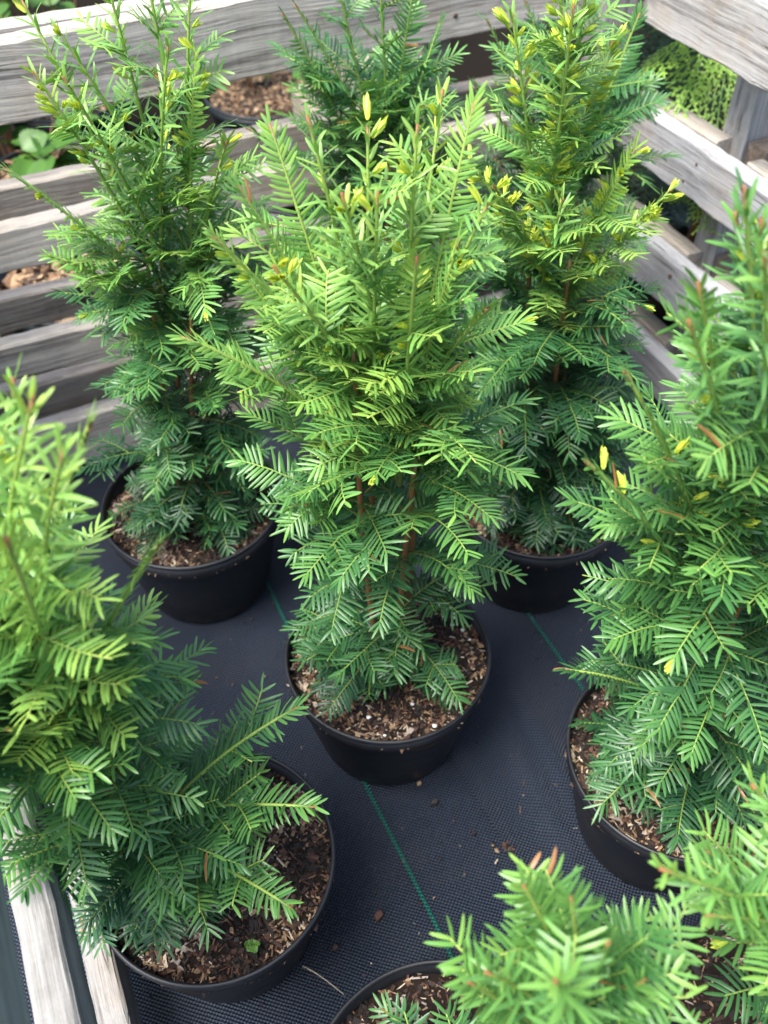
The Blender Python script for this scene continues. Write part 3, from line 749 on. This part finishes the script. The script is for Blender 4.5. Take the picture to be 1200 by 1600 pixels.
# ------------------------------------------------------------------ thuja beyond the side wall
def thuja_spray(seed, L=.16):
    """flat fan of scale-leaved twigs along +x in the xy plane"""
    r = np.random.default_rng(seed); acc = Acc()
    def lobe(p, a, l, wd, tn, z):
        d = np.array([math.cos(a), math.sin(a), 0]); s = np.array([-d[1], d[0], 0]); up = np.array([0, 0, 1.])
        V = [p-s*wd*.35, p+s*wd*.35, p+d*l*.55+s*wd*.55, p+d*l, p+d*l*.55-s*wd*.55, p+d*l*.5+up*wd*.4]
        acc.add(np.array(V)+up*z, None, np.array([[0, 1, 5], [1, 2, 5], [2, 3, 5], [3, 4, 5], [4, 0, 5]]), tn)
    def axis_(p, a, l, lev, z):
        n = max(2 if lev else 5, int(l/(.0115, .0075, .006)[lev])); q = np.array(p, float)
        for k in range(n):
            f = k/n; a2 = a+.12*math.sin(f*4+seed)
            d = np.array([math.cos(a2), math.sin(a2), -.10*f]); st = l/n
            tn = .55+.35*(lev/2)+.25*f+r.normal(0, .06)
            lobe(q, a2, st*1.25, .0030, tn-.05, z)
            sg = 1 if k % 2 else -1
            if lev < 2 and k > 0:
                ll = l*(.52-.38*f)*r.uniform(.8, 1.1)
                if lev == 0: axis_(q, a2+sg*R(44), ll, 1, z)
                elif ll > .012: axis_(q, a2+sg*R(40), ll*.8, 2, z)
                else: lobe(q, a2+sg*R(42), .0085, .0034, tn+.08, z)
            else: lobe(q, a2+sg*R(42), .0075, .0034, tn+.05, z)
            q = q+d*st
        lobe(q, a, .008, .0034, .98, z)
    axis_((0, 0, 0), 0, L, 0, 0)
    return acc.mesh('spray')
TH = [thuja_spray(1, .15), thuja_spray(2, .13), thuja_spray(5, .17)]
for m_ in TH: m_.materials.append(M['thuja'])
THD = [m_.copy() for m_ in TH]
for m_ in THD: m_.materials.clear(); m_.materials.append(M['thuja_shaded'])
th = thing('thuja_bush', 'dark thuja bush with bright flat sprays reaching through the side wall', 'conifer', W(1.60, 1.64, 0))
V, Q, T = tube(np.array([[0, 0, z] for z in np.linspace(0, 1.15, 8)])+np.array([[.01*math.sin(k), .01*math.cos(k*2), 0] for k in range(8)]), np.linspace(.018, .006, 8), 8)
link('trunk', mesh_np('trunk', V, [Q, T], np.full(len(V), .15)), M['twig'], th)
r = random.Random(12)
def th_spray(loc, dirv, roll, k=0, sc=1.0, ms=TH):
    o = link('spray', ms[k % 3], None, th, Vector(loc)-Vector(W(1.60, 1.64, 0)))
    q = Vector(dirv).to_track_quat('X', 'Z').to_matrix() @ Matrix.Rotation(roll, 3, 'X')
    o.rotation_euler = q.to_euler(); o.scale = (sc, sc, sc)
for i in range(280):
    h = r.uniform(.03, 1.1); a = i*2.4; q = r.uniform(.03, .27)
    p = W(1.60, 1.64, h)+np.array([math.cos(a), math.sin(a), 0])*q
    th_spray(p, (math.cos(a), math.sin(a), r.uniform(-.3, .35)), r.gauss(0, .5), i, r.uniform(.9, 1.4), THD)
fw = -UX*.75-VX*.62
for i, (u, v, z, dx, dz, rl, sc) in enumerate(((1.30, 1.47, .66, (-.75, -.25), -.30, .5, 1.3), (1.30, 1.42, .665, (-.60, -.45), -.60, .3, 1.3), (1.32, 1.37, .66, (-.45, -.50), -.65, .2, 1.2), (1.36, 1.36, .66, (-.15, -.7), -.60, .2, .95),
                                                (1.34, 1.42, .65, (-.25, -.7), -.45, .1, .9), (1.31, 1.33, .45, (-.5, -.55), -.30, .3, .9), (1.34, 1.42, .43, (-.6, -.5), -.25, .1, .9), (1.32, 1.46, .44, (-.8, -.2), -.2, .3, .8), (1.36, 1.48, .68, (-.6, -.1), .0, .4, .9))):
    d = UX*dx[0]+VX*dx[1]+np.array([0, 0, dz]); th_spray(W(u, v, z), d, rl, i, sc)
th2 = thing('thuja_bush', 'shaded thuja bush crowding behind the tall post of the side wall', 'conifer', W(1.72, 1.05, 0))
o = link('trunk', bpy.data.meshes[th.children[0].data.name], None, th2)
for i in range(230):
    h = r.uniform(.03, 1.0); a = i*2.4; q = r.uniform(.05, .26)
    o = link('spray', THD[i % 3], None, th2, (math.cos(a)*q, math.sin(a)*q, h))
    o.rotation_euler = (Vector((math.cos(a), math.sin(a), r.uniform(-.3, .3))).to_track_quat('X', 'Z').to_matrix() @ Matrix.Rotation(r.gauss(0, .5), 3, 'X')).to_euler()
    s = r.uniform(1.0, 1.5); o.scale = (s, s, s)

# ------------------------------------------------------------------ litter on the cloth
def fz(x, y):
    p = np.array([x, y, 0]); return float(fabric_height(p@UX, p@VX))
def litter(x, y, k, sc, label, rz):
    o = link('bark_chip', SHARDS[k], None, None, (x, y, fz(x, y)+.002), rz); o.scale = (sc, sc, sc); tag(o, label, 'bark chip'); return o
litter(-.016, .493, 1, 1.9, 'dark red-brown bark chip alone on the fabric beside the green thread', 1.2)
litter(.068, .659, 0, 1.3, 'small black bark chip on the fabric in front of the middle pot', .4)
litter(.124, .611, 3, 1.0, 'small brown lump on the fabric beside the lapped edge', 2.0)
litter(.047, .690, 2, 1.1, 'tan wood sliver on the fabric touching the middle pot shade', .8)
litter(-.075, .452, 1, 1.1, 'flat brown chip on the fabric near the pot with the seedling', .8)
cl = thing('bark_crumb_heap', 'little heap of brown bark crumbs on the lapped fabric', 'bark crumbs', (.168, .585, fz(.168, .585)+.002))
for k in range(14):
    a, q = r.uniform(0, 6.28), abs(r.gauss(0, .010))
    o = link('crumb', SHARDS[k % 6], None, cl, (q*math.cos(a), q*math.sin(a)*.8, .006*math.exp(-(q/.01)**2)+.001))
    o.rotation_euler = (r.gauss(0, .5), r.gauss(0, .5), r.uniform(0, 6)); s = r.uniform(.5, 1.0); o.scale = (s, s, s)
P = bez((-.118, .428, .004), (-.10, .420, .012), (-.062, .392, .004), 10)
V, Q, T = tube(P, np.linspace(.0010, .0005, 10), 5)
tag(link('straw_wisp', mesh_np('straw_wisp', V, [Q, T]), M['straw']), 'thin pale dry straw lying curved on the dark fabric', 'straw')
def crumbs_z(x, y):
    return np.array([float(fabric_height(np.dot([a, b, 0], UX), np.dot([a, b, 0], VX))) for a, b in zip(x, y)])
me = chips_mesh('soil_crumbs', 380, lambda x, y: crumbs_z(x+.05, y+.66), .52, 77, .5, .0005)
o = link('soil_crumbs', me, M['chips'], None, (.05, .66, 0)); o['kind'] = 'stuff'; o['label'] = 'fine soil crumbs scattered over the fabric'; o['category'] = 'soil crumbs'

# seedling in the pot by the pale slats
sx, sy = -.163, .390
sg = thing('weed_seedling', 'tiny bright green round-leaved seedling at the pot rim', 'seedling', (sx, sy, .178))
P = np.array([[0, 0, 0], [.001, 0, .008], [.002, .001, .016]]); V, Q, T = tube(P, [.0007]*3, 5)
link('stem', mesh_np('stem', V, [Q, T], np.full(len(V), .85)), M['twig'], sg)
SL = leaf_mesh(.009, .0085, 6, 3); SL.materials.append(M['leaf'])
for k in range(5):
    o = link('leaf', SL, None, sg, (.002, .001, .015)); o.rotation_euler = (0, -.25, k*1.256+.3); s = .9 if k % 2 else 1.1; o.scale = (s, s, s)
